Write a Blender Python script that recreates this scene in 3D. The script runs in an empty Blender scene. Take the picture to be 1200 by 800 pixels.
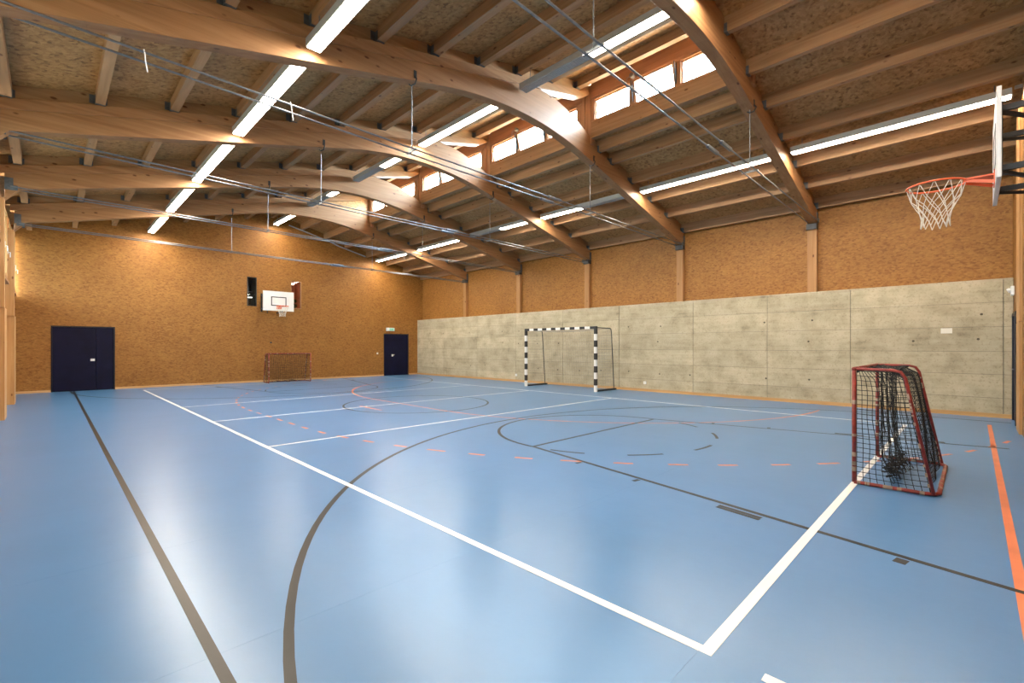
import bpy, math, random
from mathutils import Vector, Matrix
random.seed(7)
C = bpy.context.scene.collection
PI = math.pi
# ---------------------------------------------------------------- camera
cam = bpy.data.objects.new('camera', bpy.data.cameras.new('camera')); C.objects.link(cam)
cam.data.sensor_width = 36; cam.data.lens = 541.5/1200*36; cam.data.shift_y = 0.005
cam.data.clip_start = .02; cam.data.clip_end = 300
cam.location = (0, 0, 1.45); cam.rotation_euler = (PI/2, 0, -PI/4)
bpy.context.scene.camera = cam
# ---------------------------------------------------------------- world (overcast daylight), exposure
SKY = 78.0; LAMP = 65.0
w = bpy.data.worlds.new('world'); bpy.context.scene.world = w; w.use_nodes = True
nt = w.node_tree; nt.nodes.clear()
wo = nt.nodes.new('ShaderNodeOutputWorld'); bg = nt.nodes.new('ShaderNodeBackground')
tc = nt.nodes.new('ShaderNodeTexCoord'); sp = nt.nodes.new('ShaderNodeSeparateXYZ'); cr = nt.nodes.new('ShaderNodeValToRGB')
cr.color_ramp.elements[0].position = .45; cr.color_ramp.elements[0].color = (.25, .27, .24, 1)
cr.color_ramp.elements[1].position = .52; cr.color_ramp.elements[1].color = (.74, .87, 1, 1)
mr = nt.nodes.new('ShaderNodeMapRange'); mr.inputs[1].default_value = -1; mr.inputs[2].default_value = 1
nt.links.new(tc.outputs['Generated'], sp.inputs[0]); nt.links.new(sp.outputs[2], mr.inputs[0])
nt.links.new(mr.outputs[0], cr.inputs[0]); nt.links.new(cr.outputs[0], bg.inputs[0]); nt.links.new(bg.outputs[0], wo.inputs[0])
bg.inputs[1].default_value = SKY
vs = bpy.context.scene.view_settings
vs.view_transform = 'Standard'; vs.look = 'None'; vs.exposure = 0.57; vs.gamma = 1; vs.use_curve_mapping = False

# ---------------------------------------------------------------- materials
def newmat(name):
    m = bpy.data.materials.new(name); m.use_nodes = True
    t = m.node_tree; b = t.nodes['Principled BSDF']
    return m, t, b
def N(t, typ, **kw):
    n = t.nodes.new(typ)
    for k, v in kw.items(): setattr(n, k, v)
    return n
def ramp(t, stops):
    r = N(t, 'ShaderNodeValToRGB'); e = r.color_ramp.elements
    while len(e) < len(stops): e.new(.5)
    for i, (p, c) in enumerate(stops): e[i].position = p; e[i].color = (*c, 1)
    return r
def coords(t, scale, rnd=True):
    tc = N(t, 'ShaderNodeTexCoord'); mp = N(t, 'ShaderNodeMapping'); mp.inputs['Scale'].default_value = scale
    if rnd:
        oi = N(t, 'ShaderNodeObjectInfo'); mu = N(t, 'ShaderNodeVectorMath', operation='SCALE')
        mu.inputs[0].default_value = (13.1, 7.7, 9.3); t.links.new(oi.outputs['Random'], mu.inputs['Scale'])
        ad = N(t, 'ShaderNodeVectorMath', operation='ADD')
        t.links.new(tc.outputs['Object'], ad.inputs[0]); t.links.new(mu.outputs[0], ad.inputs[1]); t.links.new(ad.outputs[0], mp.inputs[0])
    else: t.links.new(tc.outputs['Object'], mp.inputs[0])
    return mp
def plain(name, col, rough=.5, metal=0, noise=0, nscale=8, spec=.5):
    m, t, b = newmat(name)
    b.inputs['Roughness'].default_value = rough; b.inputs['Metallic'].default_value = metal
    b.inputs['Specular IOR Level'].default_value = spec
    n = N(t, 'ShaderNodeTexNoise'); n.inputs['Scale'].default_value = nscale; n.inputs['Detail'].default_value = 4
    k = noise
    r = ramp(t, [(.3, tuple(c*(1-k) for c in col)), (.7, tuple(min(1, c*(1+k)) for c in col))])
    mp = coords(t, (1, 1, 1)); t.links.new(mp.outputs[0], n.inputs[0])
    t.links.new(n.outputs[0], r.inputs[0]); t.links.new(r.outputs[0], b.inputs['Base Color'])
    return m
def osb(name, scale, light, mid, dark, bump=.25):
    m, t, b = newmat(name)
    cols = []
    for k, (sc, rot) in enumerate(((scale, .25), (tuple(s*1.35 for s in scale), -.5))):
        mp = coords(t, sc, False); mp.inputs['Rotation'].default_value = (rot*.5, rot, rot*.6)
        mp.inputs['Location'].default_value = (k*3.3, k*1.7, k*5)
        nz = N(t, 'ShaderNodeTexNoise'); nz.inputs['Scale'].default_value = .8; nz.inputs['Detail'].default_value = 2
        mx = N(t, 'ShaderNodeMixRGB', blend_type='LINEAR_LIGHT'); mx.inputs[0].default_value = .35
        t.links.new(mp.outputs[0], nz.inputs[0]); t.links.new(mp.outputs[0], mx.inputs[1]); t.links.new(nz.outputs['Color'], mx.inputs[2])
        v = N(t, 'ShaderNodeTexVoronoi'); v.inputs['Scale'].default_value = 1; v.inputs['Randomness'].default_value = 1
        t.links.new(mx.outputs[0], v.inputs['Vector'])
        s = N(t, 'ShaderNodeSeparateColor'); t.links.new(v.outputs['Color'], s.inputs[0]); cols.append(s.outputs[0])
    a = N(t, 'ShaderNodeMath', operation='ADD'); t.links.new(cols[0], a.inputs[0]); t.links.new(cols[1], a.inputs[1])
    h = N(t, 'ShaderNodeMath', operation='MULTIPLY'); h.inputs[1].default_value = .5; t.links.new(a.outputs[0], h.inputs[0])
    r = ramp(t, [(.05, dark), (.3, mid), (.62, tuple((x+y)/2 for x, y in zip(mid, light))), (.95, light)])
    t.links.new(h.outputs[0], r.inputs[0])
    # large soft blotches of the panels
    mp2 = coords(t, (.5, .5, .5), False); n2 = N(t, 'ShaderNodeTexNoise'); n2.inputs['Scale'].default_value = 2.2; n2.inputs['Detail'].default_value = 5
    t.links.new(mp2.outputs[0], n2.inputs[0]); r2 = ramp(t, [(.3, (.86, .84, .8)), (.7, (1.0, 1.0, 1.0))]); t.links.new(n2.outputs[0], r2.inputs[0])
    mm = N(t, 'ShaderNodeMixRGB', blend_type='MULTIPLY'); mm.inputs[0].default_value = 1
    t.links.new(r.outputs[0], mm.inputs[1]); t.links.new(r2.outputs[0], mm.inputs[2]); t.links.new(mm.outputs[0], b.inputs['Base Color'])
    bp = N(t, 'ShaderNodeBump'); bp.inputs['Strength'].default_value = bump; bp.inputs['Distance'].default_value = .004
    t.links.new(h.outputs[0], bp.inputs['Height']); t.links.new(bp.outputs[0], b.inputs['Normal'])
    b.inputs['Roughness'].default_value = .55; b.inputs['Specular IOR Level'].default_value = .3
    return m
def wood(name, axis, light, dark, knots=True, rough=.5):
    m, t, b = newmat(name)
    sc = [9, 9, 9]; sc[axis] = .55
    mp = coords(t, tuple(sc))
    n = N(t, 'ShaderNodeTexNoise'); n.inputs['Scale'].default_value = 1.6; n.inputs['Detail'].default_value = 6; n.inputs['Distortion'].default_value = .6
    t.links.new(mp.outputs[0], n.inputs[0])
    r = ramp(t, [(.3, dark), (.5, tuple((x+y)/2 for x, y in zip(dark, light))), (.72, light)]); t.links.new(n.outputs[0], r.inputs[0])
    # lamellae: slow tone change across the height
    sc3 = [3, 3, 25]; 
    if axis == 2: sc3 = [22, 22, 2]
    sc3[axis] = .12
    mp3 = coords(t, tuple(sc3)); v3 = N(t, 'ShaderNodeTexVoronoi'); v3.inputs['Scale'].default_value = 1; t.links.new(mp3.outputs[0], v3.inputs['Vector'])
    s3 = N(t, 'ShaderNodeSeparateColor'); t.links.new(v3.outputs['Color'], s3.inputs[0])
    r3 = ramp(t, [(0, (.86, .84, .82)), (1, (1, 1, 1))]); t.links.new(s3.outputs[0], r3.inputs[0])
    mm = N(t, 'ShaderNodeMixRGB', blend_type='MULTIPLY'); mm.inputs[0].default_value = 1
    t.links.new(r.outputs[0], mm.inputs[1]); t.links.new(r3.outputs[0], mm.inputs[2])
    out = mm.outputs[0]
    if knots:
        sk = [5.5, 5.5, 5.5]; sk[axis] = 2.6
        mpk = coords(t, tuple(sk)); vk = N(t, 'ShaderNodeTexVoronoi'); vk.inputs['Scale'].default_value = 1; t.links.new(mpk.outputs[0], vk.inputs['Vector'])
        rk = ramp(t, [(.07, (.30, .17, .10)), (.13, (1, 1, 1))]); t.links.new(vk.outputs['Distance'], rk.inputs[0])
        mk = N(t, 'ShaderNodeMixRGB', blend_type='MULTIPLY'); mk.inputs[0].default_value = .9
        t.links.new(out, mk.inputs[1]); t.links.new(rk.outputs[0], mk.inputs[2]); out = mk.outputs[0]
    t.links.new(out, b.inputs['Base Color'])
    b.inputs['Roughness'].default_value = rough; b.inputs['Specular IOR Level'].default_value = .35
    return m
GL, GD = (.39, .208, .092), (.275, .132, .052)
M = {}
M['wood_x'] = wood('spruce_along_x', 0, GL, GD)
M['wood_y'] = wood('spruce_along_y', 1, (.43, .25, .125), (.31, .17, .078))
M['wood_z'] = wood('spruce_along_z', 2, (.62, .36, .15), (.48, .25, .095))
M['larch_y'] = wood('reddish_larch_y', 1, (.48, .26, .135), (.36, .175, .085), False)
M['larch_z'] = wood('reddish_larch_z', 2, (.48, .26, .135), (.36, .175, .085), False)
M['post_z'] = wood('spruce_post', 2, (.42, .22, .085), (.33, .16, .055))
M['osb_wall'] = osb('osb_wall', (15, 15, 30), (.37, .175, .042), (.275, .118, .025), (.20, .082, .017), .15)
M['osb_roof'] = osb('osb_roof', (17, 17, 17), (.50, .285, .115), (.345, .182, .066), (.20, .096, .034), .15)
M['base_wood'] = wood('skirting_wood', 1, (.60, .36, .15), (.46, .26, .10), False)
M['steel'] = plain('galvanised_steel', (.20, .21, .225), .42, .85, .12, 30)
M['dark_steel'] = plain('dark_steel', (.05, .052, .055), .45, .6, .2)
M['zinc'] = plain('zinc_plate', (.11, .125, .14), .5, .5, .2, 20)
M['grey_alu'] = plain('light_housing_grey', (.40, .41, .40), .45, .2, .05)
M['white'] = plain('white_lacquer', (.80, .80, .78), .4, 0, .03)
M['offwhite_plate'] = plain('plastic_plate', (.72, .70, .62), .45)
M['black'] = plain('black_paint', (.018, .017, .017), .45, 0, .2)
M['navy'] = plain('navy_door_paint', (.004, .0045, .022), .4, 0, .25, 3)
M['navy'].node_tree.nodes['Principled BSDF'].inputs['Specular IOR Level'].default_value = .2
M['navy_frame'] = plain('navy_frame_paint', (.004, .0045, .013), .4)
M['red'] = plain('red_painted_tube', (.25, .030, .020), .4, 0, .4, 14)
M['tape'] = plain('worn_white_tape', (.36, .26, .19), .7, 0, .25, 20)
M['rim'] = plain('orange_rim', (.78, .13, .035), .4, 0, .1)
M['net_black'] = plain('black_net_cord', (.012, .012, .013), .8)
M['net_white'] = plain('white_net_cord', (.72, .66, .55), .8)
M['net_grey'] = plain('grey_net_cord', (.30, .29, .25), .8)
M['line_white'] = plain('white_line_paint', (.82, .82, .80), .35, 0, .04, 3)
M['line_black'] = plain('black_line_paint', (.020, .018, .016), .36, 0, .15, 3, .3)
M['line_orange'] = plain('orange_line_paint', (.72, .20, .09), .35, 0, .12, 3)
M['green'] = plain('sign_green', (.03, .30, .14), .5)
M['dark_room'] = plain('dark_corridor', (.03, .028, .025), .6, 0, .3)
M['red_panel'] = plain('red_corridor_panel', (.62, .17, .07), .5, 0, .2)
M['plant'] = plain('plant_green', (.05, .10, .03), .7, 0, .4)
M['board'] = plain('backboard_white', (.80, .79, .76), .35, 0, .03)
def emis(name, col, st, base=(.8, .8, .8)):
    m, t, b = newmat(name); b.inputs['Base Color'].default_value = (*base, 1)
    b.inputs['Emission Color'].default_value = (*col, 1); b.inputs['Emission Strength'].default_value = st
    return m
M['lamp'] = emis('lit_diffuser', (1, .89, .73), LAMP)
M['lamp_off'] = plain('unlit_louvre', (.42, .43, .42), .35, .2)
# glass: clear pane that lets daylight through and reflects at grazing angles
m, t, b = newmat('window_glass'); t.nodes.remove(b)
tr = N(t, 'ShaderNodeBsdfTransparent'); tr.inputs[0].default_value = (.93, .96, .96, 1); gl = N(t, 'ShaderNodeBsdfGlossy'); gl.inputs['Roughness'].default_value = .02
lw = N(t, 'ShaderNodeLayerWeight'); lw.inputs[0].default_value = .5; pw = N(t, 'ShaderNodeMath', operation='POWER'); pw.inputs[1].default_value = 5; fr = N(t, 'ShaderNodeMath', operation='MULTIPLY_ADD'); fr.inputs[1].default_value = .95; fr.inputs[2].default_value = .04
t.links.new(lw.outputs['Facing'], pw.inputs[0]); t.links.new(pw.outputs[0], fr.inputs[0]); mx = N(t, 'ShaderNodeMixShader')
t.links.new(fr.outputs[0], mx.inputs[0]); t.links.new(tr.outputs[0], mx.inputs[1]); t.links.new(gl.outputs[0], mx.inputs[2])
t.links.new(mx.outputs[0], t.nodes['Material Output'].inputs[0]); M['glass'] = m; M['dimming_glass'] = m.copy()
for n_ in M['dimming_glass'].node_tree.nodes:
    if n_.type == 'BSDF_TRANSPARENT': n_.inputs[0].default_value = (.34, .36, .36, 1)  # dark tint added to weaken the daylight coming through the left windows
# floor
m, t, b = newmat('blue_sports_floor')
mp = coords(t, (1, 1, 1), False); n = N(t, 'ShaderNodeTexNoise'); n.inputs['Scale'].default_value = .9; n.inputs['Detail'].default_value = 6; n.inputs['Roughness'].default_value = .6
t.links.new(mp.outputs[0], n.inputs[0])
r = ramp(t, [(.3, (.066, .192, .40)), (.7, (.078, .212, .44))]); t.links.new(n.outputs[0], r.inputs[0]); t.links.new(r.outputs[0], b.inputs['Base Color'])
mpb = coords(t, (1, .45, 1), False); mpb.inputs['Rotation'].default_value = (0, 0, .78)
nb = N(t, 'ShaderNodeTexNoise'); nb.inputs['Scale'].default_value = 4.0; nb.inputs['Detail'].default_value = 8; nb.inputs['Roughness'].default_value = .6
t.links.new(mpb.outputs[0], nb.inputs[0])
bp = N(t, 'ShaderNodeBump'); bp.inputs['Strength'].default_value = .22; bp.inputs['Distance'].default_value = .006
t.links.new(nb.outputs[0], bp.inputs['Height']); t.links.new(bp.outputs[0], b.inputs['Normal'])
b.inputs['Roughness'].default_value = .29
b.inputs['Specular IOR Level'].default_value = .62
M['floor'] = m
# concrete
m, t, b = newmat('board_marked_concrete')
mp = coords(t, (1, 1, 1), False)
n1 = N(t, 'ShaderNodeTexNoise'); n1.inputs['Scale'].default_value = 1.9; n1.inputs['Detail'].default_value = 9; n1.inputs['Roughness'].default_value = .68
mp2 = coords(t, (1, .5, 6), False); n2 = N(t, 'ShaderNodeTexNoise'); n2.inputs['Scale'].default_value = 2.2; n2.inputs['Detail'].default_value = 6
t.links.new(mp.outputs[0], n1.inputs[0]); t.links.new(mp2.outputs[0], n2.inputs[0])
mx = N(t, 'ShaderNodeMixRGB'); mx.inputs[0].default_value = .28; t.links.new(n1.outputs[0], mx.inputs[1]); t.links.new(n2.outputs[0], mx.inputs[2])
r = ramp(t, [(.30, (.23, .19, .12)), (.42, (.40, .342, .225)), (.54, (.49, .42, .285)), (.70, (.56, .49, .35))]); t.links.new(mx.outputs[0], r.inputs[0])
n4 = N(t, 'ShaderNodeTexNoise'); n4.inputs['Scale'].default_value = 28; n4.inputs['Detail'].default_value = 3; t.links.new(mp.outputs[0], n4.inputs[0])
r4 = ramp(t, [(.30, (.72, .70, .66)), (.45, (1, 1, 1))]); t.links.new(n4.outputs[0], r4.inputs[0])
oi = N(t, 'ShaderNodeObjectInfo'); r5 = ramp(t, [(0, (.84, .84, .84)), (1, (1, 1, 1))]); t.links.new(oi.outputs['Random'], r5.inputs[0])
a1 = N(t, 'ShaderNodeMixRGB', blend_type='MULTIPLY'); a1.inputs[0].default_value = .8; t.links.new(r.outputs[0], a1.inputs[1]); t.links.new(r4.outputs[0], a1.inputs[2])
a2 = N(t, 'ShaderNodeMixRGB', blend_type='MULTIPLY'); a2.inputs[0].default_value = 1; t.links.new(a1.outputs[0], a2.inputs[1]); t.links.new(r5.outputs[0], a2.inputs[2])
t.links.new(a2.outputs[0], b.inputs['Base Color']); b.inputs['Roughness'].default_value = .75
bp = N(t, 'ShaderNodeBump'); bp.inputs['Strength'].default_value = .3; bp.inputs['Distance'].default_value = .006; t.links.new(n1.outputs[0], bp.inputs['Height']); t.links.new(bp.outputs[0], b.inputs['Normal'])
M['concrete'] = m
M['tie_hole_dark'] = plain('tie_hole_dark', (.10, .085, .055), .9)
M['joint'] = plain('concrete_joint', (.17, .15, .115), .9, 0, .3)

# ---------------------------------------------------------------- mesh helpers
class MB:
    def __init__(s): s.v = []; s.f = []
    def box(s, x0, x1, y0, y1, z0, z1):
        n = len(s.v)
        s.v += [(x, y, z) for z in (z0, z1) for y in (y0, y1) for x in (x0, x1)]
        s.f += [tuple(n+i for i in q) for q in ((0, 2, 3, 1), (4, 5, 7, 6), (0, 1, 5, 4), (2, 6, 7, 3), (0, 4, 6, 2), (1, 3, 7, 5))]
        return s
    def cbox(s, c, d): return s.box(c[0]-d[0]/2, c[0]+d[0]/2, c[1]-d[1]/2, c[1]+d[1]/2, c[2]-d[2]/2, c[2]+d[2]/2)
    def bar(s, a, b, w, h):                       # rectangular bar between two points
        a = Vector(a); b = Vector(b); d = (b-a).normalized()
        up = Vector((0, 0, 1)) if abs(d.z) < .95 else Vector((1, 0, 0))
        r = d.cross(up).normalized(); u = r.cross(d).normalized(); n = len(s.v)
        for p in (a, b):
            for i, j in ((-1, -1), (1, -1), (1, 1), (-1, 1)): s.v.append(tuple(p + r*i*w/2 + u*j*h/2))
        s.f += [(n, n+3, n+2, n+1), (n+4, n+5, n+6, n+7)] + [(n+i, n+(i+1) % 4, n+4+(i+1) % 4, n+4+i) for i in range(4)]
        return s
    def prism(s, xz, y0, y1):                     # polygon in xz extruded along y
        n = len(s.v); k = len(xz)
        s.v += [(x, y0, z) for x, z in xz] + [(x, y1, z) for x, z in xz]
        s.f += [tuple(n+i for i in range(k)), tuple(n+k+i for i in reversed(range(k)))]
        s.f += [(n+i, n+k+i, n+k+(i+1) % k, n+(i+1) % k) for i in range(k)]
        return s
    def band(s, xs, lo, hi, y0, y1):              # strip between two functions/lists, extruded along y
        n = len(s.v); k = len(xs)
        for x, a, b in zip(xs, lo, hi): s.v += [(x, y0, a), (x, y1, a), (x, y1, b), (x, y0, b)]
        for i in range(k-1):
            p = n+4*i; q = p+4
            s.f += [(p, p+1, q+1, q), (p+1, p+2, q+2, q+1), (p+2, p+3, q+3, q+2), (p+3, p, q, q+3)]
        s.f += [(n, n+3, n+2, n+1), (n+4*k-4, n+4*k-3, n+4*k-2, n+4*k-1)]
        return s
    def tube(s, pts, r, k=8, closed=False):
        P = [Vector(p) for p in pts]; n = len(s.v); m = len(P); pr = None
        for i, p in enumerate(P):
            a = P[i-1] if (i or closed) else P[0]; b = P[(i+1) % m] if (i < m-1 or closed) else P[-1]
            d = (b-a).normalized()
            if pr is None:
                up = Vector((0, 0, 1)) if abs(d.z) < .9 else Vector((1, 0, 0)); x = d.cross(up).normalized()
            else:
                x = pr - d*pr.dot(d); x = x.normalized() if x.length > 1e-6 else d.orthogonal().normalized()
            pr = x; y = d.cross(x); rr = r[i] if isinstance(r, (list, tuple)) else r
            for j in range(k):
                t = 2*PI*j/k; s.v.append(tuple(p + x*math.cos(t)*rr + y*math.sin(t)*rr))
        for i in range(m if closed else m-1):
            for j in range(k):
                a = n+i*k+j; b_ = n+i*k+(j+1) % k; c = n+((i+1) % m)*k
                s.f.append((a, b_, c+(j+1) % k, c+j))
        if not closed: s.f += [tuple(n+j for j in reversed(range(k))), tuple(n+(m-1)*k+j for j in range(k))]
        return s
    def build(s, name, mat, parent=None, smooth=False, bevel=0, loc=None):
        me = bpy.data.meshes.new(name); me.from_pydata(s.v, [], s.f); me.update()
        if smooth: me.polygons.foreach_set('use_smooth', [True]*len(me.polygons))
        me.materials.append(M[mat] if isinstance(mat, str) else mat)
        o = bpy.data.objects.new(name, me); C.objects.link(o)
        if parent: o.parent = parent
        if loc: o.location = loc
        if bevel:
            b = o.modifiers.new('bevel', 'BEVEL'); b.width = bevel; b.segments = 2; b.limit_method = 'ANGLE'
        return o
def tag(o, label=None, cat=None, group=None, kind=None):
    for k, v in (('label', label), ('category', cat), ('group', group), ('kind', kind)):
        if v: o[k] = v
    return o
def empty(name, loc=(0, 0, 0), rz=0, **kw):
    o = bpy.data.objects.new(name, None); C.objects.link(o); o.location = loc; o.rotation_euler.z = rz; o.empty_display_size = .1
    return tag(o, **kw)
def share(o, parent, loc=(0, 0, 0)):
    c = o.copy(); C.objects.link(c); c.parent = parent; c.location = loc; return c

# ---------------------------------------------------------------- key dimensions
YB = [2.95, 6.48, 10.0, 13.5, 17.03]              # arch centre lines
YN, YF = -.56, 20.7                               # near and far wall planes
XL, XC, XR = -.85, 13.66, 14.0                    # left wall, concrete face, upper right wall
SL = .252
def plate_lo(x): return 5.0 + SL*x
def plate_hi(x): return 5.17 + SL*x
def left_osb(x): return 5.37 + SL*x
def right_top(x): return 4.95 + .25*(13.98-x)
def right_osb(x): return right_top(x) + .25
def arch_lo(x):
    xm, a = 6.74, 2.1
    L = 4.69+SL*x; R = 4.6+.25*(13.95-x)
    if x < xm-a: return L
    if x > xm+a: return R
    s0 = 4.69+SL*(xm-a); s1 = 4.6+.25*(13.95-(xm+a)); t = (x-(xm-a))/(2*a)
    return (1-t)**2*s0 + 2*t*(1-t)*(s0+SL*a) + t*t*s1
XRG = (5.20+.25*13.98-5.37)/(SL+.25)            # ridge of the two roof planes
TOP = [(7.0, 6.765), (7.3, 6.80), (7.7, 6.79), (8.05, 6.72), (8.45, 6.60), (8.8, 6.46), (9.05, 6.33), (9.45, 6.15), (9.9, 5.98)]
def arch_hi(x):
    if x <= 7: return plate_lo(x)
    if x >= 9.9: return right_top(x)
    for (a, za), (b, zb) in zip(TOP, TOP[1:]):
        if a <= x <= b: return za+(zb-za)*(x-a)/(b-a)

# ---------------------------------------------------------------- floor and court lines
floor = MB().box(-1.1, 14.1, -.8, 20.95, -.12, -.003).build('floor', plain('floor_underlay', (.06, .11, .17), .6)); tag(floor, 'blue sports hall floor with painted court lines', kind='structure')
ys = [-.8] + [.93-1.59+1.59*k for k in range(14)] + [20.95]
ys = [y for i, y in enumerate(ys) if i == 0 or y > ys[i-1]+.1]
for a, b_ in zip(ys, ys[1:]):
    MB().box(-1.1, 14.1, a+.0004, min(b_, 20.95)-.0004, -.003, 0).build('floor_sheet', 'floor', floor)
ZW, ZB, ZO = .0018, .0014, .0010
def ribbon(pts, wd, z, mat, closed=False):
    mb = MB(); P = [Vector((*p, 0)) for p in pts]; m = len(P)
    for i, p in enumerate(P):
        a = P[i-1] if (i or closed) else P[0]; b = P[(i+1) % m] if (i < m-1 or closed) else P[-1]
        d = (b-a).normalized(); nrm = Vector((-d.y, d.x, 0))
        mb.v += [(*(p+nrm*wd/2)[:2], z), (*(p-nrm*wd/2)[:2], z), (*(p-nrm*wd/2)[:2], 0), (*(p+nrm*wd/2)[:2], 0)]
    for i in range(m if closed else m-1):
        p = 4*i; q = 4*((i+1) % m)
        mb.f += [(p, p+1, q+1, q), (p+1, p+2, q+2, q+1), (p+3, p, q, q+3)]
    return mb.build('court_line', mat, floor)
def arc(cx, cy, r, a0, a1, n=48): return [(cx+r*math.cos(math.radians(a0+(a1-a0)*i/n)), cy+r*math.sin(math.radians(a0+(a1-a0)*i/n))) for i in range(n+1)]
# volleyball court, white
x0, x1, y0, y1 = 2.215, 11.22, .90, 19.6
ribbon([(x0-.028, y0), (x1+.028, y0)], .06, ZW, 'line_white'); ribbon([(x0-.028, y1), (x1+.028, y1)], .055, ZW, 'line_white')
for x in (x0, x1): ribbon([(x, y0+.03), (x, y1-.028)], .056, ZW, 'line_white')
for y in (7.23, 10.4, 13.4): ribbon([(x0+.028, y), (x1-.028, y)], .05, ZW, 'line_white')
ribbon([(x0, .655), (x0, .50)], .056, ZW, 'line_white'); ribbon([(x1, .655), (x1, .50)], .056, ZW, 'line_white')
# basketball, black
ribbon([(.545, -.5), (.545, 20.66)], .05, ZB, 'line_black')
ym = 10.28; bx = 6.68
for sgn in (1, -1):
    def f(pts): return [(x, y if sgn > 0 else 2*ym-y) for x, y in pts]
    ribbon(f([(bx-6.22, -.5)] + arc(bx, .33, 6.20, 180, 0, 80) + [(bx+6.22, -.5)]), .05, ZB, 'line_black')
    ribbon(f([(4.96, 4.53), (8.55, 4.53)]), .05, ZB, 'line_black')
    ribbon(f([(4.96, 4.53), (4.03, -.35)]), .05, ZB, 'line_black'); ribbon(f([(8.55, 4.53), (9.62, -.35)]), .05, ZB, 'line_black')
    ribbon(f(arc(6.755, 4.53, 1.80, 180, 0)), .05, ZB, 'line_black')
    for k in range(5):
        a = 190+k*34; ribbon(f(arc(6.755, 4.53, 1.80, a, a+16, 8)), .045, ZB, 'line_black')
    for ty, ln in ((3.49, .05), (2.59, .05), (1.46, .38), (.35, .07)):
        for s2 in (-1, 1):
            bxk = 4.03+(ty+.35)*.93/4.88 if s2 < 0 else 9.62-(ty+.35)*1.07/4.88
            k = .19 if s2 < 0 else -.219
            for off in ((.095,) if ln < .2 else (.085, .135)):
                ribbon(f([(bxk+s2*off-k*ln/2, ty-ln/2), (bxk+s2*off+k*ln/2, ty+ln/2)]), .09 if ln < .2 else .04, ZB, 'line_black')
ribbon(arc(bx, 10.1, 1.80, 0, 360, 72)[:-1], .05, ZB, 'line_black', True)
# handball, orange
gx, g0, g1 = 12.4, 8.58, 11.6
ribbon([(12.3, -.2), (-.6, -.2)], .055, ZO, 'line_orange')
ribbon(arc(gx, g0, 6.08, 270, 180, 60) + arc(gx, g1, 6.08, 180, 90, 60), .05, ZO, 'line_orange')
R9 = 9.18; path = []
for i in range(241):
    a = math.radians(270-90*i/240); path.append((gx+R9*math.cos(a), g0+R9*math.sin(a)))
for i in range(241):
    a = math.radians(180-90*i/240); path.append((gx+R9*math.cos(a), g1+R9*math.sin(a)))
path = path[:241] + [(gx-R9, g0+(g1-g0)*i/100) for i in range(1, 100)] + path[241:]
acc = 0; cur = []; START = .59
for p, q in zip(path, path[1:]):
    L = math.dist(p, q); acc += L
    on = ((acc+START) % .64) < .32 and p[1] > -.45 and p[1] < 20.6
    if on: cur.append(q)
    else:
        if len(cur) > 2: ribbon(cur, .05, ZO, 'line_orange')
        cur = []
ribbon([(5.35, 9.55), (5.35, 10.6)], .05, ZO, 'line_orange')

# ---------------------------------------------------------------- walls
# right wall: concrete lower part made of formwork panels, OSB above, posts between
wr = MB().box(XC+.02, 14.2, -.8, 20.95, 0, 2.82).build('wall_right', 'joint'); tag(wr, 'right long wall, board marked concrete below and chipboard above', kind='structure')
yj = [-.56, -.42, 2.11, 3.94, 5.97, 8.52, 10.95, 13.45, 15.9, 18.4, 20.7]; zj = [0, .4, .88, 1.35, 1.86, 2.36, 2.83]
holes = []
for a, b_ in zip(yj, yj[1:]):
    for c, d in zip(zj, zj[1:]):
        dx = random.uniform(-.0015, .0015)
        MB().box(XC+dx, XC+.03, a+.006, b_-.006, c+.0035, d-.0035).build('concrete_panel', 'concrete', wr)
for y in [-.1+1.03*k for k in range(20)]:
    for z in (.6, 1.6, 2.1):
        if random.random() < .62:
            pts = [(XC-.0025, y+random.uniform(-.1, .1), z+random.uniform(-.03, .03))]
            h = MB().tube([pts[0], (XC+.004, pts[0][1], pts[0][2])], .024, 10).build('tie_hole', 'tie_hole_dark', wr)
MB().box(XC, 14.2, -.8, 20.95, 2.815, 2.835).build('concrete_cap', 'concrete', wr)
ye = [-.56] + YB + [YF]
for a, b_ in zip(ye, ye[1:]):
    MB().box(XR, 14.12, a, b_, 2.835, 5.18).build('chipboard_panel', 'osb_wall', wr)
for y in YB:
    MB().box(13.86, XR, y-.105, y+.105, 2.835, 4.46).build('wall_post', 'post_z', wr)
tr_ = MB().box(XC-.022, XC, YN, YF, 0, .085).build('baseboard_right', 'base_wood'); tag(tr_, kind='structure')
tr_ = MB().box(1.57, 11.70, YF-.022, YF, 0, .07).box(XL, .02, YF-.022, YF, 0, .07).box(13.12, XC-.022, YF-.022, YF, 0, .07).build('baseboard_far', wood('skirting_far', 0, (.66, .42, .2), (.5, .3, .13), False)); tag(tr_, kind='structure')
tr_ = MB().box(XL, XL+.02, YN, YF, 0, .07).build('baseboard_left', 'base_wood'); tag(tr_, kind='structure')
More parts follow.
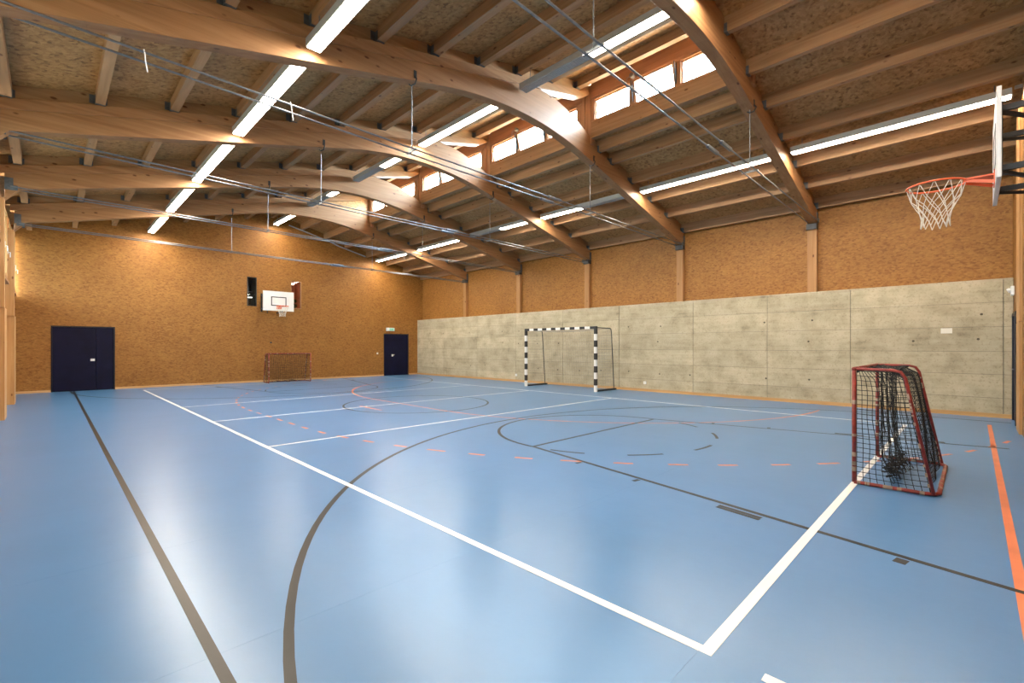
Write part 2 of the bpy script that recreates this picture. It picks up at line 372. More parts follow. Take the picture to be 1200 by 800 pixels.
# gable walls
def gable(name, yface, ydir, holes, label):
    y0, y1 = (yface, yface+.16) if ydir > 0 else (yface-.16, yface)
    xs = sorted({-1.05, 14.2} | {h[0] for h in holes} | {h[1] for h in holes})
    mb = MB()
    for a, b_ in zip(xs, xs[1:]):
        hs = sorted([(h[2], h[3]) for h in holes if h[0] <= a+1e-6 and h[1] >= b_-1e-6]); z = 0
        for p, q in hs:
            if p > z: mb.box(a, b_, y0, y1, z, p)
            z = q
        mb.box(a, b_, y0, y1, z, 4.9)
    mb.prism([(-1.05, 4.9), (14.2, 4.9), (14.2, right_osb(14.2)), (XRG, right_osb(XRG)), (-1.05, left_osb(-1.05)+.02)], y0, y1)
    o = mb.build(name, 'osb_wall'); tag(o, label, kind='structure'); return o
D1 = (.02, 1.57, 0, 2.12); D2 = (11.70, 13.12, 0, 2.10); W1 = (5.61, 5.97, 3.09, 4.27); W2 = (7.30, 7.74, 3.09, 4.27)
gable('wall_far', YF, 1, [D1, D2, W1, W2], 'far end wall of orange brown strand board')
gable('wall_near', YN, -1, [(12.45, 13.5, 0, 2.1)], 'near end wall of strand board behind the camera')
for i, (h, dk) in enumerate(((D1, 'left'), (D2, 'right'))):
    d = empty(f'door_{i+1}', ((h[0]+h[1])/2, YF, 0)); tag(d, ['navy double door in the far wall at the left', 'navy single door in the far wall near the corner'][i], kind='structure')
    wd = h[1]-h[0]; H = h[3]
    MB().box(-wd/2, -wd/2+.035, -.008, .1, 0, H).box(wd/2-.035, wd/2, -.008, .1, 0, H).box(-wd/2+.035, wd/2-.035, -.008, .1, H-.035, H).build('door_frame', 'navy_frame', d)
    if i == 0:
        xm = -wd/2+wd*.69
        MB().box(-wd/2+.04, xm-.004, .015, .07, .008, H-.04).build('door_leaf', 'navy', d, bevel=.003)
        MB().box(xm+.004, wd/2-.04, .022, .07, .008, H-.04).build('door_leaf', 'navy', d, bevel=.003)
        MB().box(xm-.14, xm-.03, .005, .02, .97, 1.05).box(xm-.115, xm-.055, -.02, .01, .995, 1.02).build('door_handle', 'white', d, bevel=.003)
    else:
        MB().box(-wd/2+.04, wd/2-.04, .015, .07, .008, H-.04).build('door_leaf', 'navy', d, bevel=.003)
        MB().box(-.26, -.17, .004, .02, .96, 1.06).box(-.24, -.13, -.03, .004, 1.02, 1.04).build('door_handle', 'white', d, bevel=.003)
    MB().box(-wd/2, wd/2, .1, .16, 0, H).build('door_backing', 'dark_room', d)
d = empty('door_3', (12.98, YN, 0)); tag(d, 'navy door in the near end wall, seen edge on at the right', kind='structure')
MB().box(-.52, -.47, -.1, .03, 0, 2.1).box(.47, .52, -.1, .03, 0, 2.1).box(-.47, .47, -.1, .03, 2.05, 2.1).build('door_frame', 'navy_frame', d)
MB().box(-.47, .47, -.1, .005, .008, 2.05).build('door_leaf', 'navy', d)
MB().tube([(-.38, .005, 1.03), (-.38, .055, 1.03), (-.26, .055, 1.03)], .01, 8).cbox((-.38, .008, .98), (.04, .008, .2)).build('door_handle', 'steel', d)
for i, h in enumerate((W1, W2)):
    wn = empty(f'window_{i+1}', ((h[0]+h[1])/2, YF, h[2])); tag(wn, ['tall narrow dark window left of the far backboard', 'tall narrow window right of the far backboard with a red view'][i], kind='structure')
    a = (h[1]-h[0])/2; H = h[3]-h[2]
    MB().box(-a, -a+.02, .0, .15, 0, H).box(a-.02, a, .0, .15, 0, H).box(-a+.02, a-.02, .0, .15, 0, .02).box(-a+.02, a-.02, .0, .15, H-.02, H).build('window_frame', 'dark_room' if i == 0 else 'larch_z', wn)
    MB().box(-a+.02, a-.02, .06, .068, .02, H-.02).build('pane', 'glass', wn)
    MB().box(-a-.1, a+.1, .75, .8, -.2, H+.2).box(-a-.1, -a, .16, .75, -.2, H+.2).box(a, a+.1, .16, .75, -.2, H+.2).box(-a, a, .16, .75, -.2, -.1).box(-a, a, .16, .75, H+.1, H+.2).build('corridor_lining', 'dark_room' if i == 0 else 'red_panel', wn)
    if i:
        mb = MB(); rnd = random.Random(3)
        for k in range(26):
            x = rnd.uniform(-a, a); z = rnd.uniform(-.05, .32); mb.bar((x, .5+rnd.uniform(-.1, .1), z), (x+rnd.uniform(-.08, .08), .5, z+.12), .05, .01)
        mb.build('plant_leaves', 'plant', wn)['kind'] = 'stuff'
        MB().box(-.2, -.02, .2, .28, H-.14, H-.1).build('corridor_glow', emis('corridor_glow', (1, .85, .6), 2.5), wn)
    else:
        MB().box(-.08, .1, .3, .36, .36, .40).build('corridor_glow', emis('corridor_glow_2', (1, .95, .85), 1.2), wn)  # the glowing bar stands in for a whitish reflection in this window
        MB().box(-.17, .17, .5, .54, .62, .65).box(-.01, .01, .5, .54, 0, H).build('corridor_rail', 'steel', wn)

# left wall: wood panelling below, high windows above, columns
wl = MB().box(-1.05, XL-.0, -.8, 20.95, 0, 3.05).box(-1.05, XL, -.8, 20.95, 4.78, 5.16).build('wall_left', 'wood_z'); tag(wl, 'left long wall of pale spruce boards with high windows', kind='structure')
for y in YB + [-.45]:
    MB().box(XL, -.63, y-.02, y+.64, 0, 2.22).build('pilaster_box', 'wood_z', wl)
    MB().box(XL, -.63, y-.11, y+.11, 2.22, 4.36).build('wall_column', 'wood_z', wl)
    for k in range(3):
        MB().box(XL, -.69-.0*k, y+.13, y+.60, 2.5+k*.2, 2.56+k*.2).build('ledge_board', 'larch_y', wl) if k == 2 else None
for i, (a, b_) in enumerate(zip(ye, ye[1:])):
    a2 = a+(.13 if i else .05); b2 = b_-.13
    wn = empty(f'window_{i+3}', (-.84, (a2+b2)/2, 3.05)); tag(wn, 'high window band in the left wall between two columns', kind='structure')
    L = (b2-a2)/2
    MB().box(-.05, .06, -L, L, 0, .07).box(-.05, .06, -L, L, 1.66, 1.73).box(-.05, .06, -L, -L+.06, .07, 1.66).box(-.05, .06, L-.06, L, .07, 1.66).build('window_frame', 'larch_y', wn)
    MB().box(-.01, .13, -L, L, -.06, .0).build('window_sill', 'larch_y', wn)
    w3 = (2*L-.12)/3
    for k in range(3):
        p = -L+.06+k*w3
        s = MB().box(-.02, .10, p+.005, p+.085, .075, 1.655).box(-.02, .10, p+w3-.085, p+w3-.005, .075, 1.655).box(-.02, .10, p+.085, p+w3-.085, .075, .155).box(-.02, .10, p+.085, p+w3-.085, 1.575, 1.655).build('window_sash', 'wood_z', wn)
        MB().box(.0, .01, p+.08, p+w3-.08, .15, 1.58).build('pane', 'dimming_glass', s)
        MB().cbox((.112, p+w3-.045, .75), (.012, .03, .14)).tube([(.118, p+w3-.045, .72), (.15, p+w3-.045, .72), (.15, p+w3-.045, .60)], .009, 6).build('window_handle', 'white', s)
    la = bpy.data.lights.new('window_portal', 'AREA'); la.shape = 'RECTANGLE'; la.size = 1.7; la.size_y = 2*L; la.cycles.is_portal = True
    lo = bpy.data.objects.new('window_portal', la); C.objects.link(lo); lo.location = (-.93, (a2+b2)/2, 3.9); lo.rotation_euler = (0, -PI/2, 0)
    
# near wall wooden post
pp = MB().box(11.3, 12.06, YN, -.525, 0, 1.86).build('near_wall_panel', 'wood_z'); tag(pp, 'lower pale wooden board at the right edge beside the navy door', 'panel')
pp = MB().box(11.3, 12.06, YN, -.527, 1.87, 5.45).build('near_wall_post', 'wood_z'); tag(pp, 'tall upper wooden post at the right edge behind the near basket', 'post')

# ---------------------------------------------------------------- roof
ceiling = empty('ceiling'); tag(ceiling, 'strand board roof underside carried by spruce purlins', kind='structure')
for i, (a, b_) in enumerate(zip(ye, ye[1:])):
    up = 9.2 if 0 < i < 5 else XRG; lo_ = 9.0 if 0 < i < 5 else XRG
    a -= .3*(i == 0); b_ += .3*(i == 5)
    MB().prism([(-2.5, left_osb(-2.5)), (up, left_osb(up)), (up, left_osb(up)+.1), (-2.5, left_osb(-2.5)+.1)], a, b_).build('roof_panel', 'osb_roof', ceiling)  # overhang past the left wall is out of view, added to cut sky light
    MB().prism([(lo_, right_osb(lo_)), (14.25, right_osb(14.25)), (14.25, right_osb(14.25)+.1), (lo_, right_osb(lo_)+.1)], a, b_).build('roof_panel', 'osb_roof', ceiling)
for y in (YB[0]-.04, YB[-1]+.01):                  # cheeks that close the raised roof at its two ends
    MB().prism([(XRG-.3, right_osb(XRG-.3)-.1), (9.2, right_osb(9.2)-.0), (9.2, left_osb(9.2)+.08), (XRG-.3, left_osb(XRG-.3)+.08)], y, y+.03).build('cheek_panel', 'osb_roof', ceiling)
LX = [-.45, .57, 1.54, 2.56, 3.54, 4.56, 5.58, 6.56, 7.52, 8.48]
RX = [9.33, 9.88, 10.83, 11.87, 12.84, 13.88]
pl = {}; 
for i, (a, b_) in enumerate(zip(ye, ye[1:])):
    s = a+(.06 if i else 0); e = b_-(.06 if i < 5 else 0); L = round(e-s, 2)
    mid_ = 0 < i < 5
    for side, X in ((0, LX if mid_ else LX[:8]), (1, RX if mid_ else [7.74, 8.75, 9.72, 10.8, 11.87, 12.84, 13.88])):
        for x in X:
            sl = SL if side == 0 else -.25
            key = (L, side)
            zb = plate_hi(x) if side == 0 else right_top(x)
            if key not in pl:
                hw = .06 if side == 0 else .048; dh = .2 if side == 0 else .25
                o = MB().prism([(-hw, 0), (hw, 0), (hw, dh+sl*hw), (-hw, dh-sl*hw)], -L/2, L/2).build('purlin', 'wood_y', ceiling)
                pl[key] = o; first = True
            else: o = share(pl[key], ceiling); first = False
            o.location = (x, (s+e)/2, zb)
            if i < 5:
                if 'hang' not in pl:
                    pl['hang'] = MB().box(-.13, -.062, L/2-.004, L/2, 0.012, .15).box(.062, .09, L/2-.004, L/2, 0.012, .15).box(-.064, -.06, L/2-.09, L/2, 0.0, .14).box(.06, .064, L/2-.09, L/2, 0.0, .14).box(-.062, .062, L/2-.09, L/2-.02, -.003, .0).build('joist_hanger', 'zinc', o)
                    pl['hL'] = L
                else: share(pl['hang'], o, (0, (L-pl['hL'])/2, 0))
# clerestory
for i, (a, b_) in enumerate(zip(ye, ye[1:])):
    if i in (0, 5): continue
    s = a+.13 if i else a; e = b_-.13 if i < 5 else b_
    yc = (s+e)/2
    MB().box(8.97, 9.11, s, e, 6.34, 6.70).build('clerestory_sill_beam', 'wood_y', ceiling)
    MB().prism([(8.97, 7.26), (9.11, 7.26), (9.11, left_osb(9.11)+.01), (8.97, left_osb(8.97)+.01)], s, e).build('clerestory_header', 'larch_y', ceiling)
    wn = empty(f'window_{i+9}', (9.04, yc, 6.70)); tag(wn, 'clerestory window band under the roof ridge', kind='structure')
    ws = []
    base = b_-.22
    for k in range(3):
        hi = base-k*1.04; ws.append((hi-.92-yc, hi-yc))
    MB().box(-.06, .06, s-yc, e-yc, 0, .045).box(-.06, .06, s-yc, e-yc, .51, .56).build('window_frame', 'larch_y', wn)
    edges = [s-yc] + [v for p in sorted(ws) for v in p] + [e-yc]
    for p, q in zip(edges[::2], edges[1::2]):
        if q-p > .01: MB().box(-.055, .055, p, q, .045, .51).build('mullion', 'larch_z', wn)
    for k, (p, q) in enumerate(sorted(ws)):
        mid = k == 1
        sa = MB().box(-.02, .02, p, p+.03, 0, .465).box(-.02, .02, q-.03, q, 0, .465).box(-.02, .02, p+.03, q-.03, 0, .025).box(-.02, .02, p+.03, q-.03, .44, .465).build('window_sash', 'larch_y', wn, loc=(0, 0, .045))
        MB().box(-.004, .004, p+.03, q-.03, .025, .44).build('pane', 'glass', sa)
        if mid:
            sa.rotation_euler.y = -math.radians(14)
            for yy in (p-.03, q+.03):
                MB().bar((-.07, yy, .08), (-.16, yy, .5), .012, .03).bar((-.07, yy, .08), (-.07, yy, .5), .012, .03).build('window_stay', 'dark_steel', wn)
            MB().tube([(-.16, q+.02, .62), (-.06, q+.02, .62)], .05, 14).tube([(-.14, q-.05, .6), (-.2, q+.1, .57), (-.17, q+.14, .45), (-.12, q+.14, .36)], .006, 6).build('window_motor', 'steel', wn)
    la = bpy.data.lights.new('window_portal', 'AREA'); la.shape = 'RECTANGLE'; la.size = .55; la.size_y = e-s; la.cycles.is_portal = True
    lo = bpy.data.objects.new('window_portal', la); C.objects.link(lo); lo.location = (9.15, yc, 6.98); lo.rotation_euler = (0, PI/2, 0)

ORD = ['nearest', 'second', 'third', 'fourth', 'farthest']
xs = [-.42+.0*k for k in range(1)] + [i*.2 for i in range(-1, 70)] + [13.94]
def build_arch():
    root = empty('roof_arch', (0, YB[0], 0))
    X = [-.63, -.42] + [x*.2 for x in range(-1, 70)] + [13.94]
    lo = [4.34, 4.584] + [arch_lo(x) for x in X[2:]]; hi = [arch_hi(x) for x in X]
    MB().band(X, lo, hi, -.1, .1).build('arched_beam', 'wood_x', root, bevel=.006)
    MB().band([-.7, 8.6, 8.93], [plate_lo(-.7), plate_lo(8.6), plate_lo(8.93)+.09], [plate_hi(-.7), plate_hi(8.6), plate_hi(8.93)], -.11, .11).build('rafter_plate', 'wood_x', root, bevel=.005)
    MB().band([-1.0, 9.0], [plate_hi(-1.0), plate_hi(9.0)], [left_osb(-1.0), left_osb(9.0)], -.06, .06).build('upper_rafter', M_dark_rafter, root)
    MB().band([7.0, 9.05], [plate_hi(7.0)-.2, right_top(9.05)], [right_osb(7.0)-.03, right_osb(9.05)], -.04, .04).build('upper_rafter', M_dark_rafter, root)
    MB().band([9.05, 13.98], [right_top(9.05)-.0, right_top(13.98)], [right_osb(9.05), right_osb(13.98)], -.06, .06).build('upper_rafter', M_dark_rafter, root)
    MB().box(8.97, 9.11, -.13, -.045, 6.2, 7.58).box(8.97, 9.11, .045, .13, 6.2, 7.58).box(8.99, 9.09, -.045, .045, 6.34, 7.58).build('clerestory_post', 'larch_z', root)
    MB().box(13.80, 13.97, -.115, .115, 4.46, 4.60).build('steel_shoe', 'dark_steel', root)
    for s in (-1, 1): MB().cbox((-.57, s*.106, 4.65), (.12, .011, .24)).build('steel_plate', 'zinc', root); MB().cbox((13.94, s*.107, 4.72), (.09, .011, .34)).build('steel_plate', 'zinc', root)
    # hanger hooks on the arch
    for hx in (4.17, 9.12):
        z = arch_lo(hx)
        MB().cbox((hx, -.105, z+.10), (.05, .01, .12)).tube([(hx, -.108, z+.06), (hx+.0, -.14, z+.02), (hx-.0, -.10, z-.05), (hx-.04, -.04, z-.07), (hx-.05, 0, z-.04)], .012, 6).build('hook', 'dark_steel', root)
    return root
M_dark_rafter = wood('brown_rafter', 0, (.42, .25, .12), (.32, .18, .08))
ZT = [4.67, 4.63, 4.57, 4.58, 4.52]; YO = [-.03, 0, .04, 0, 0]
def build_tie():
    root = empty('tie_rod_pair', (0, YB[0], 0)); root['zt'] = 0
    for s in (-1, 1):
        MB().tube([(-.55, s*.115, .02), (4.17, s*.105, 0), (9.1, s*.105, 0), (13.9, s*.115, -.02)], .013, 8).build('tie_rod', 'steel', root)
        MB().tube([(7.45, s*.105, 0), (7.47, s*.105, 0), (7.87, s*.105, 0), (7.89, s*.105, 0)], [.013, .032, .032, .013], 8).build('turnbuckle', 'steel', root)
        for xx in (-.52, 13.86): MB().cbox((xx, s*.118, .0), (.14, .012, .09)).build('fork_end', 'zinc', root)
    for hx in (4.17, 9.12):
        MB().tube([(hx, 0, 0.005), (hx, 0, arch_lo(hx)-4.63-.03)], .008, 6).build('hanger_rod', 'steel', root)
        MB().bar((hx, -.14, .0), (hx, .14, .0), .02, .03).build('crossbar', 'steel', root)
    return root
arches = []
def clone(root):
    r = root.copy(); C.objects.link(r)
    for ch in list(root.children): share(ch, r, ch.location)
    return r
ar0 = build_arch(); ti0 = build_tie()
for i, y in enumerate(YB):
    r = ar0 if i == 0 else clone(ar0); r.location.y = y
    tag(r, ['nearest glulam roof arch, crossing the upper right beside the basket', 'second glulam arch from the camera, sweeping across the top left to mid right',
            'third glulam arch from the camera, middle of the five', 'fourth glulam arch from the camera, last but one before the end wall', 'farthest glulam arch, just in front of the end wall'][i], 'beam', 'glulam roof arches')
    r2 = ti0 if i == 0 else clone(ti0); r2.location = (0, y+YO[i], ZT[i])
    if 'zt' in r2: del r2['zt']
    tag(r2, 'thin steel tie rod pair under the ' + ['nearest roof arch, crossing the top centre', 'second roof arch, entering at the top left corner', 'third roof arch from the camera', 'fourth roof arch from the camera', 'farthest roof arch'][i], 'tie rod', 'steel tie rods of the arches')

# hanging white strips on the rods
for (x, y, z, lab) in ((.72, 6.37, 4.66, 'short white plastic strip hanging from the tie rod near the upper left corner'), (2.24, 6.37, 4.66, 'short white plastic strip hanging from the tie rod beside the left lights'),
                       (1.9, 10.1, 4.60, 'tiny white strip on the tie rods of the third arch'), (8.3, 13.4, 4.58, 'tiny white strip hanging on the tie rods of the fourth arch')):
    MB().tube([(x, y, z), (x+.012, y-.02, z-.05), (x+.02, y-.03, z-.12), (x+.03, y-.03, z-.24)], .007, 5).build('plastic_strip', 'white', None) if False else tag(
        (lambda mb: mb.build('plastic_strip', 'white', None, loc=(x, y, z)))(MB().tube([(0, 0, .012), (.006, -.018, -.03), (.012, -.022, -.12), (.03, -.022, -.23)], .006, 5)), lab, 'strip')

# ---------------------------------------------------------------- strip lights
rows = [('left', 2.51, 5.44, [(1, 1)]*6), ('middle', 6.60, 6.48, [(1, 1), (1, 0), (1, 1), (1, 0), (1, 0), (1, 1)]), ('right', 11.2, 5.56, [(1, 1), (1, 1), (0, 1), (1, 0), (1, 1), (1, 1)])]
bayn = ['bay nearest the camera', 'second bay from the camera', 'third bay from the camera', 'fourth bay from the camera', 'fifth bay from the camera', 'last bay before the end wall']
proto = {}
def part(key, fn, parent, loc):
    if key in proto: return share(proto[key], parent, loc)
    o = fn(); proto[key] = o; o.parent = parent; o.location = loc; return o
for rn, x, z, lit in rows:
    for i, (a, b_) in enumerate(zip(ye, ye[1:])):
        s = a+.14 if i else a+.1; e = b_-.17 if i < 5 else b_-.25
        L = 3.2 if i else 3.2; yc = (s+e)/2
        states = lit[i] if rn != 'middle' or i != 1 else (1, 0)
        root = empty('strip_light', (x, yc, z))
        onoff = 'fully lit' if all(states) else 'half lit'
        tag(root, f'{onoff} strip light of the {rn} row in the {bayn[i]}', 'ceiling light', 'fluorescent strip lights')
        part('house', lambda: MB().box(-.1, .1, -1.6, 1.6, .008, .12).build('light_housing', 'grey_alu'), root, (0, 0, 0))
        for k in (0, 1):
            cy = (-.8, .8)[k]; on = states[k]
            if on: part('dl', lambda: MB().box(-.082, .082, -.785, .785, 0, .008).build('diffuser', 'lamp'), root, (0, cy, 0))
            else:
                def off():
                    mb = MB().box(-.082, .082, -.785, .785, .004, .008)
                    for q in range(40): mb.box(-.08, .08, -.78+q*.04, -.776+q*.04, -.004, .004)
                    return mb.box(-.086, -.08, -.785, .785, -.004, .008).box(.08, .086, -.785, .785, -.004, .008).build('louvre', 'lamp_off')
                part('do', off, root, (0, cy, 0))
        for yy in (-1.4, 1.4):
            zt = (plate_hi(x) if rn != 'right' else right_top(x)+.18) - z
            part('rod'+rn, lambda: MB().tube([(0, 0, .12), (0, 0, zt+.0)], .006, 6).build('suspension_rod', 'steel'), root, (0, yy, 0))
# white conduit on the end wall following the roof slope
tag(MB().tube([(7.2, 20.64, 6.62), (8.9, 20.64, 6.22), (9.4, 20.64, 6.06), (10.7, 20.64, 5.76)], .028, 8).build('cable_conduit', 'grey_alu'), 'pale cable conduit running down the slope high on the end wall', 'conduit')
# cable tail at the near end of right row
tag(MB().box(11.17, 11.23, -.56, -.47, 5.68, 5.72).build('light_bracket', 'grey_alu'), 'small bracket holding the right light row to the near wall', 'bracket')

# ---------------------------------------------------------------- small wall fittings
tag(MB().box(XC-.014, XC-.001, -.09, .09, -.055, .055).build('blank_plate', 'offwhite_plate', bevel=.003, loc=(XC*0, .455, 1.80)), 'blank pale cover plate high on the concrete wall at right', 'plate')
bpy.data.objects['blank_plate'].location = (0, .42, 1.79)
for y, lab in ((7.55, 'white socket low on the concrete wall right of the handball goal'), (13.4, 'white socket low on the concrete wall left of the handball goal')):
    o = empty('wall_socket', (XC, y, .28)); tag(o, lab, 'socket')
    MB().box(-.03, -.001, -.045, .045, -.045, .045).build('socket_box', 'white', o, bevel=.004); MB().tube([(-.034, 0, 0), (-.03, 0, 0)], .028, 14).build('socket_face', 'offwhite_plate', o)
o = empty('emergency_light', (13.42, YN, 2.55)); tag(o, 'white twin emergency lamp above the navy door at the right edge', 'lamp')
MB().box(-.09, .09, 0, .05, -.09, .09).build('lamp_body', 'white', o, bevel=.008)
for s in (-.05, .05): MB().tube([(s, .05, .02), (s, .09, .0)], .04, 14).build('lamp_head', 'white', o)
o = empty('exit_sign', (12.05, YF, 2.30)); tag(o, 'small white and green emergency exit sign above the right navy door', 'sign')
MB().box(-.22, .22, -.07, -.001, -.07, .09).build('sign_housing', 'white', o, bevel=.005)
MB().box(-.06, .20, -.074, -.07, -.05, .065).build('sign_face', emis('exit_sign_face', (.12, .55, .35), .35, (.05, .35, .2)), o)
MB().box(.02, .10, -.0765, -.074, -.002, .012).prism([(.0, .005), (.035, .03), (.035, -.02)], -.0765, -.074).box(.14, .18, -.0765, -.074, -.04, .05).tube([(-.03, -.0775, .035), (-.03, -.0745, .035)], .009, 8).bar((-.03, -.0757, .02), (-.045, -.0757, -.01), .002, .012).bar((-.045, -.0757, -.01), (-.02, -.0757, -.035), .002, .01).bar((-.045, -.0757, -.01), (-.052, -.0757, -.038), .002, .01).build('sign_pictogram', 'white', o)
o = empty('wall_switch', (11.36, YF, 1.12)); tag(o, 'small white light switch left of the right navy door', 'switch')
MB().box(-.04, .04, -.012, -.001, -.04, .04).build('switch_plate', 'white', o); MB().box(-.02, .02, -.018, -.012, -.025, .025).build('switch_rocker', 'offwhite_plate', o)
tag(MB().tube([(0, -.03, 0), (0, -.001, 0)], .035, 12).build('round_fitting', 'dark_steel', loc=(6.5, YF, 1.62)), 'small dark round fitting on the end wall below the basket', 'fitting')

# ---------------------------------------------------------------- basketball baskets
def rectframe(mb, x0, x1, z0, z1, w, y0, y1):
    return mb.box(x0, x1, y0, y1, z0, z0+w).box(x0, x1, y0, y1, z1-w, z1).box(x0, x0+w, y0, y1, z0+w, z1-w).box(x1-w, x1, y0, y1, z0+w, z1-w)
def basket(loc, rz, back, label, thick):
    # local: board face at y=0 looking to -y, wall at y=back
    root = empty('basketball_hoop', loc, rz); tag(root, label, 'basketball hoop')
    z0, z1, hw = -.17, .62, .585
    MB().box(-hw, hw, 0, .03, z0, z1).build('backboard', 'board', root, bevel=.004)
    mb = MB(); rectframe(mb, -.29, .29, .03, .40, .035, -.003, -.0005); mb.build('target_square', 'black', root)
    mb = MB(); rectframe(mb, -hw, hw, z0, z1, .018, -.002, 0.0005); mb.build('board_edge', 'offwhite_plate', root)
    # padding under the board
    # rim
    ring = [(.225*math.cos(a), -.42+.225*math.sin(a), 0) for a in [2*PI*k/40 for k in range(40)]]
    rim = MB().tube(ring, .010, 8, True).build('rim', 'rim', root, smooth=True)
    MB().box(-.09, .09, -.008, -.0005, -.10, .04).prism([(-.075, -.012), (.075, -.012), (.075, .006), (-.075, .006)], -.20, -.008).bar((-.085, -.01, -.075), (-.05, -.215, -.008), .008, .03).bar((.085, -.01, -.075), (.05, -.215, -.008), .008, .03).build('rim_bracket', 'rim', root)
    # net
    mb = MB(); n = 12; lev = [(0, .225), (-.13, .195), (-.20, .155), (-.27, .125), (-.34, .108), (-.42, .115)]
    rnd = random.Random(5)
    def P(k, l):
        a = 2*PI*(k+(.5 if l % 2 else 0))/n + rnd.uniform(-.03, .03)
        z, r = lev[l]; return (r*math.cos(a), -.42+r*math.sin(a), z + rnd.uniform(-.006, .006))
    G = [[P(k, l) for k in range(n)] for l in range(len(lev))]
    for l in range(len(lev)-1):
        for k in range(n):
            if l % 2 == 0: prs = ((k, k), (k, k-1))
            else: prs = ((k, k), (k, (k+1) % n))
            for p, q in prs: mb.tube([G[l][p], G[l+1][q]], .0035, 4)
    o = mb.build('net', 'net_white', rim); o['kind'] = 'stuff'
    for s in (-1, 1):
        for z in (-.05, .48):
            x = s*.40
            MB().bar((x, .03, z), (x, back, z), .035, .05).build('support_arm', 'black', root)
            MB().bar((x, .03, z-.03+.0), (x*.45, back, z-.16), .03, .03).build('diagonal_strut', 'black', root)
        MB().cbox((s*.40, back-.01, .2), (.06, .02, .75)).build('wall_bracket', 'black', root)
        MB().cbox((s*.40, .036, .215), (.04, .010, .66)).build('board_rail', 'dark_steel', root)
    return root
basket((6.545, 19.88, 3.06), 0, YF-19.88, 'white backboard with orange rim on the far end wall between two windows', 0)
basket((6.40, -.14, 3.09), PI, -YN-.14, 'basketball hoop seen edge on at the upper right, near the camera', 0)

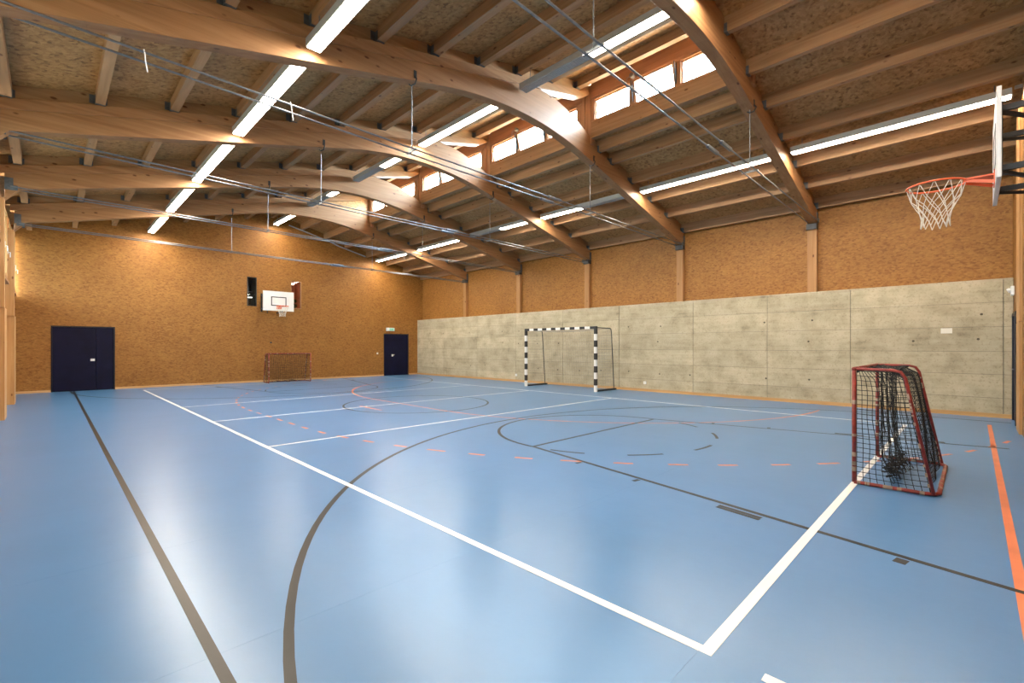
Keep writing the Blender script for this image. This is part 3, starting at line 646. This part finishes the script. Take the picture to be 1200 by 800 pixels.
# ---------------------------------------------------------------- nets and goals
def netpatch(mb, P, nu, nv, r, k=3, su=14, sv=14):
    for i in range(nu+1):
        mb.tube([P(i/nu, j/sv) for j in range(sv+1)], r, k)
    for j in range(nv+1):
        mb.tube([P(i/su, j/nv) for i in range(su+1)], r, k)
def floorball_goal(loc, rz, label, W=1.64, H=1.20, DB=.66, DT=.40, R=.019, near=True):
    root = empty('floorball_goal', loc, rz); tag(root, label, 'goal')
    hw = W/2
    post = lambda s: [(s*hw, 0, R), (s*hw, 0, H-.0)]
    for s in (-1, 1): MB().tube(post(s), R, 12).build('post', 'red', root, smooth=True)
    MB().tube([(-hw-R, 0, H), (hw+R, 0, H)], R, 12).build('crossbar', 'red', root, smooth=True)
    rb = .07
    base = [(-hw, 0, R), (-hw, DB-.1, R), (-hw+.03, DB-.03, R), (-hw+.1, DB, R), (hw-.1, DB, R), (hw-.03, DB-.03, R), (hw, DB-.1, R), (hw, 0, R)]
    MB().tube(base, R, 12).build('base_tube', 'red', root, smooth=True)
    def side(s): return [(s*hw, 0, H), (s*hw, DT-.08, H-.004), (s*hw, DT-.02, H-.022), (s*hw, DT+.015, H-.08), (s*(hw-.005), DB-.035, R)]
    for s in (-1, 1): MB().tube(side(s), R*.82, 10).build('side_tube', 'red', root, smooth=True)
    # worn white tape on the tubes
    rnd = random.Random(11); mb = MB()
    def rings(a, b, cnt, rr):
        a = Vector(a); b = Vector(b)
        for _ in range(cnt):
            t = rnd.uniform(.02, .95); l = rnd.uniform(.012, .05)/(b-a).length
            mb.tube([a.lerp(b, t), a.lerp(b, min(1, t+l))], rr, 12)
    rings((-hw, 0, R), (-hw, DB-.1, R), 8, R*1.05); rings((hw, 0, R), (hw, DB-.1, R), 8, R*1.05)
    for s in (-1, 1): rings((s*hw, 0, .02), (s*hw, 0, H*.75), 7, R*1.05); rings((s*hw, DT+.02, H-.12), (s*(hw-.01), DB-.05, R), 12, R*.87)
    rings((-hw+.1, DB, R), (hw-.1, DB, R), 14, R*1.05); rings((-hw, 0, H), (hw, 0, H), 5, R*1.05)
    mb.build('tape', 'tape', root)['kind'] = 'stuff'
    def dep(v):
        z = v*H
        if z > H-.12: return DT+.02-(.14)*((z-(H-.12))/.12)**2
        return DB-.05+(DT+.02-DB+.05)*(z/(H-.12))
    r = .0036 if near else .0040
    mb = MB(); A = random.Random(2)
    def wob(x, y, z, a): return (x, y, z) if a == 0 else (x, y+a*math.sin(9*x+5*z)*.5, z+a*.4*math.sin(11*x+3*z))
    st = .052 if near else .075
    for s in (-1, 1):
        def P(u, v, s=s):
            sag = .02*math.sin(PI*v)*math.sin(PI*u)
            return (s*(hw-.012)-s*sag*1.6+.006*math.sin(17*v+9*u), .02+u*(dep(v)-.03)+.012*math.sin(14*v+3*s)*math.sin(PI*u), .03+v*(H-.05)-.008*math.sin(PI*u))
        netpatch(mb, P, max(3, int(.52/st)), int(H/st), r)
    def P(u, v):
        b = .03*math.sin(PI*u)*math.sin(PI*v)
        return ((u-.5)*2*(hw-.02), dep(v)-.01+b+.012*math.sin(13*u+8*v), .03+v*(H-.05)-.01*math.sin(6*u))
    netpatch(mb, P, int(W/st), int((H+.1)/st), r, su=24, sv=16)
    def P(u, v): return ((u-.5)*2*(hw-.02), .02+v*(DT-.1), H-.012-.03*math.sin(PI*u)*math.sin(PI*v)+.008*math.sin(20*u+9*v))
    netpatch(mb, P, int(W/st), max(4, int(.3/st)), r, su=24, sv=6)
    mb.build('net', 'net_black', root)['kind'] = 'stuff'
    # inner drop net, gathered into loose folds that rest on the floor
    mb = MB()
    def P(u, v):
        z = .035+v*(H-.06); g = .92+.08*v
        fold = .013*math.sin(26*u+3*v)+.010*math.sin(47*u+7*v)
        return ((u-.5)*2*(hw-.06)*g + .012*math.sin(9*v+6*u), .20+fold+(.10*(1-v)**2)*math.sin(PI*u)+(.10*max(0, .22-v)/.22)*abs(math.sin(5*u)), z-(.02*math.sin(PI*u) if v > .1 else 0))
    netpatch(mb, P, int(W/st), int(H/st), r*.8, su=60, sv=18)
    o = mb.build('drop_net', 'net_black', root); o['kind'] = 'stuff'
    mb = MB()
    for q in range(7 if near else 3):      # the heavy bottom hem, bunched
        z = .03+.018*q
        mb.tube([((u-.5)*2*(hw-.25)*(.8+.03*q), .26+.05*math.sin(7*u*PI+q)+.03*math.sin(q*2+11*u), z+.02*math.sin(9*u+q*1.3)+.012) for u in [k/22 for k in range(23)]], .007, 5)
    mb.build('net_hem', 'net_black', root)['kind'] = 'stuff'
    MB().tube([((u-.5)*2*(hw-.02), .02+.006*math.sin(40*u), H-.03+.006*math.sin(31*u)) for u in [k/40 for k in range(41)]], .009, 6).build('net_lacing', 'net_black', root)
    return root
floorball_goal((6.86, .90, 0), PI, 'large red floorball goal with black net in the right foreground', W=1.66, H=1.215)
floorball_goal((6.90, 19.62, 0), 0, 'small looking red floorball goal against the far end wall', W=1.62, H=1.17, near=False)

# handball goal: mouth at local x=0 facing -x, depth to +x
hg = empty('handball_goal', (12.36, 10.10, 0)); tag(hg, 'black and white striped handball goal in front of the concrete wall', 'goal')
HW = 1.53; HH = 2.06
for s in (-1, 1):
    nseg = 10
    p = MB().box(-.04, .04, s*HW-.04, s*HW+.04, 0, HH-.04).build('post', 'board', hg)
    mb = MB()
    for q in range(nseg):
        if q % 2 == 1: mb.box(-.0415, .0415, s*HW-.0415, s*HW+.0415, q*HH/nseg, min((q+1)*HH/nseg, HH-.041) if q < 9 else HH-.042)
    for q, bnd in enumerate([1]): pass
    mb.build('post_stripes', 'black', p)
p = MB().box(-.04, .04, -HW-.04, HW+.04, HH-.04, HH+.04).build('crossbar', 'board', hg)
mb = MB(); cuts = [-HW-.0415] + [-HW+.20+k*(2*HW-.40)/13 for k in range(14)] + [HW+.0415]
for q, (a, b_) in enumerate(zip(cuts, cuts[1:])):
    if q % 2 == 0: mb.box(-.0415, .0415, a, b_, HH-.0415, HH+.0415)
mb.build('crossbar_stripes', 'black', p)
for s in (-1, 1):
    y = s*HW
    MB().tube([(0, y, HH), (.80, y, HH+.0), (.88, y, HH-.03), (.91, y, HH-.12), (1.06, y, .05)], .014, 8).build('rear_frame', 'dark_steel', hg)
    MB().box(.04, 1.16, y-.035, y+.035, .003, .055).build('base_rail', 'black', hg)
def hdep(v): return .90+(1-v)*.14 if v < .96 else .90-(v-.96)*2
mb = MB()
def P(u, v): return (hdep(v)-.02+.10*math.sin(PI*u)*(1-v)*.6, (u-.5)*2*HW, .06+v*(HH-.08)-.10*math.sin(PI*u)*v*.5)
netpatch(mb, P, 30, 20, .0022, su=20, sv=12)
for s in (-1, 1):
    def P(u, v, s=s): return (.04+u*(hdep(v)-.06), s*(HW-.02*math.sin(PI*u)), .06+v*(HH-.08))
    netpatch(mb, P, 9, 20, .0022, su=6, sv=10)
def P(u, v): return (.02+v*.84, (u-.5)*2*HW, HH-.04-.06*math.sin(PI*u)*math.sin(PI*v))
netpatch(mb, P, 30, 8, .0022, su=20, sv=6)
mb.build('net', 'net_grey', hg)['kind'] = 'stuff'
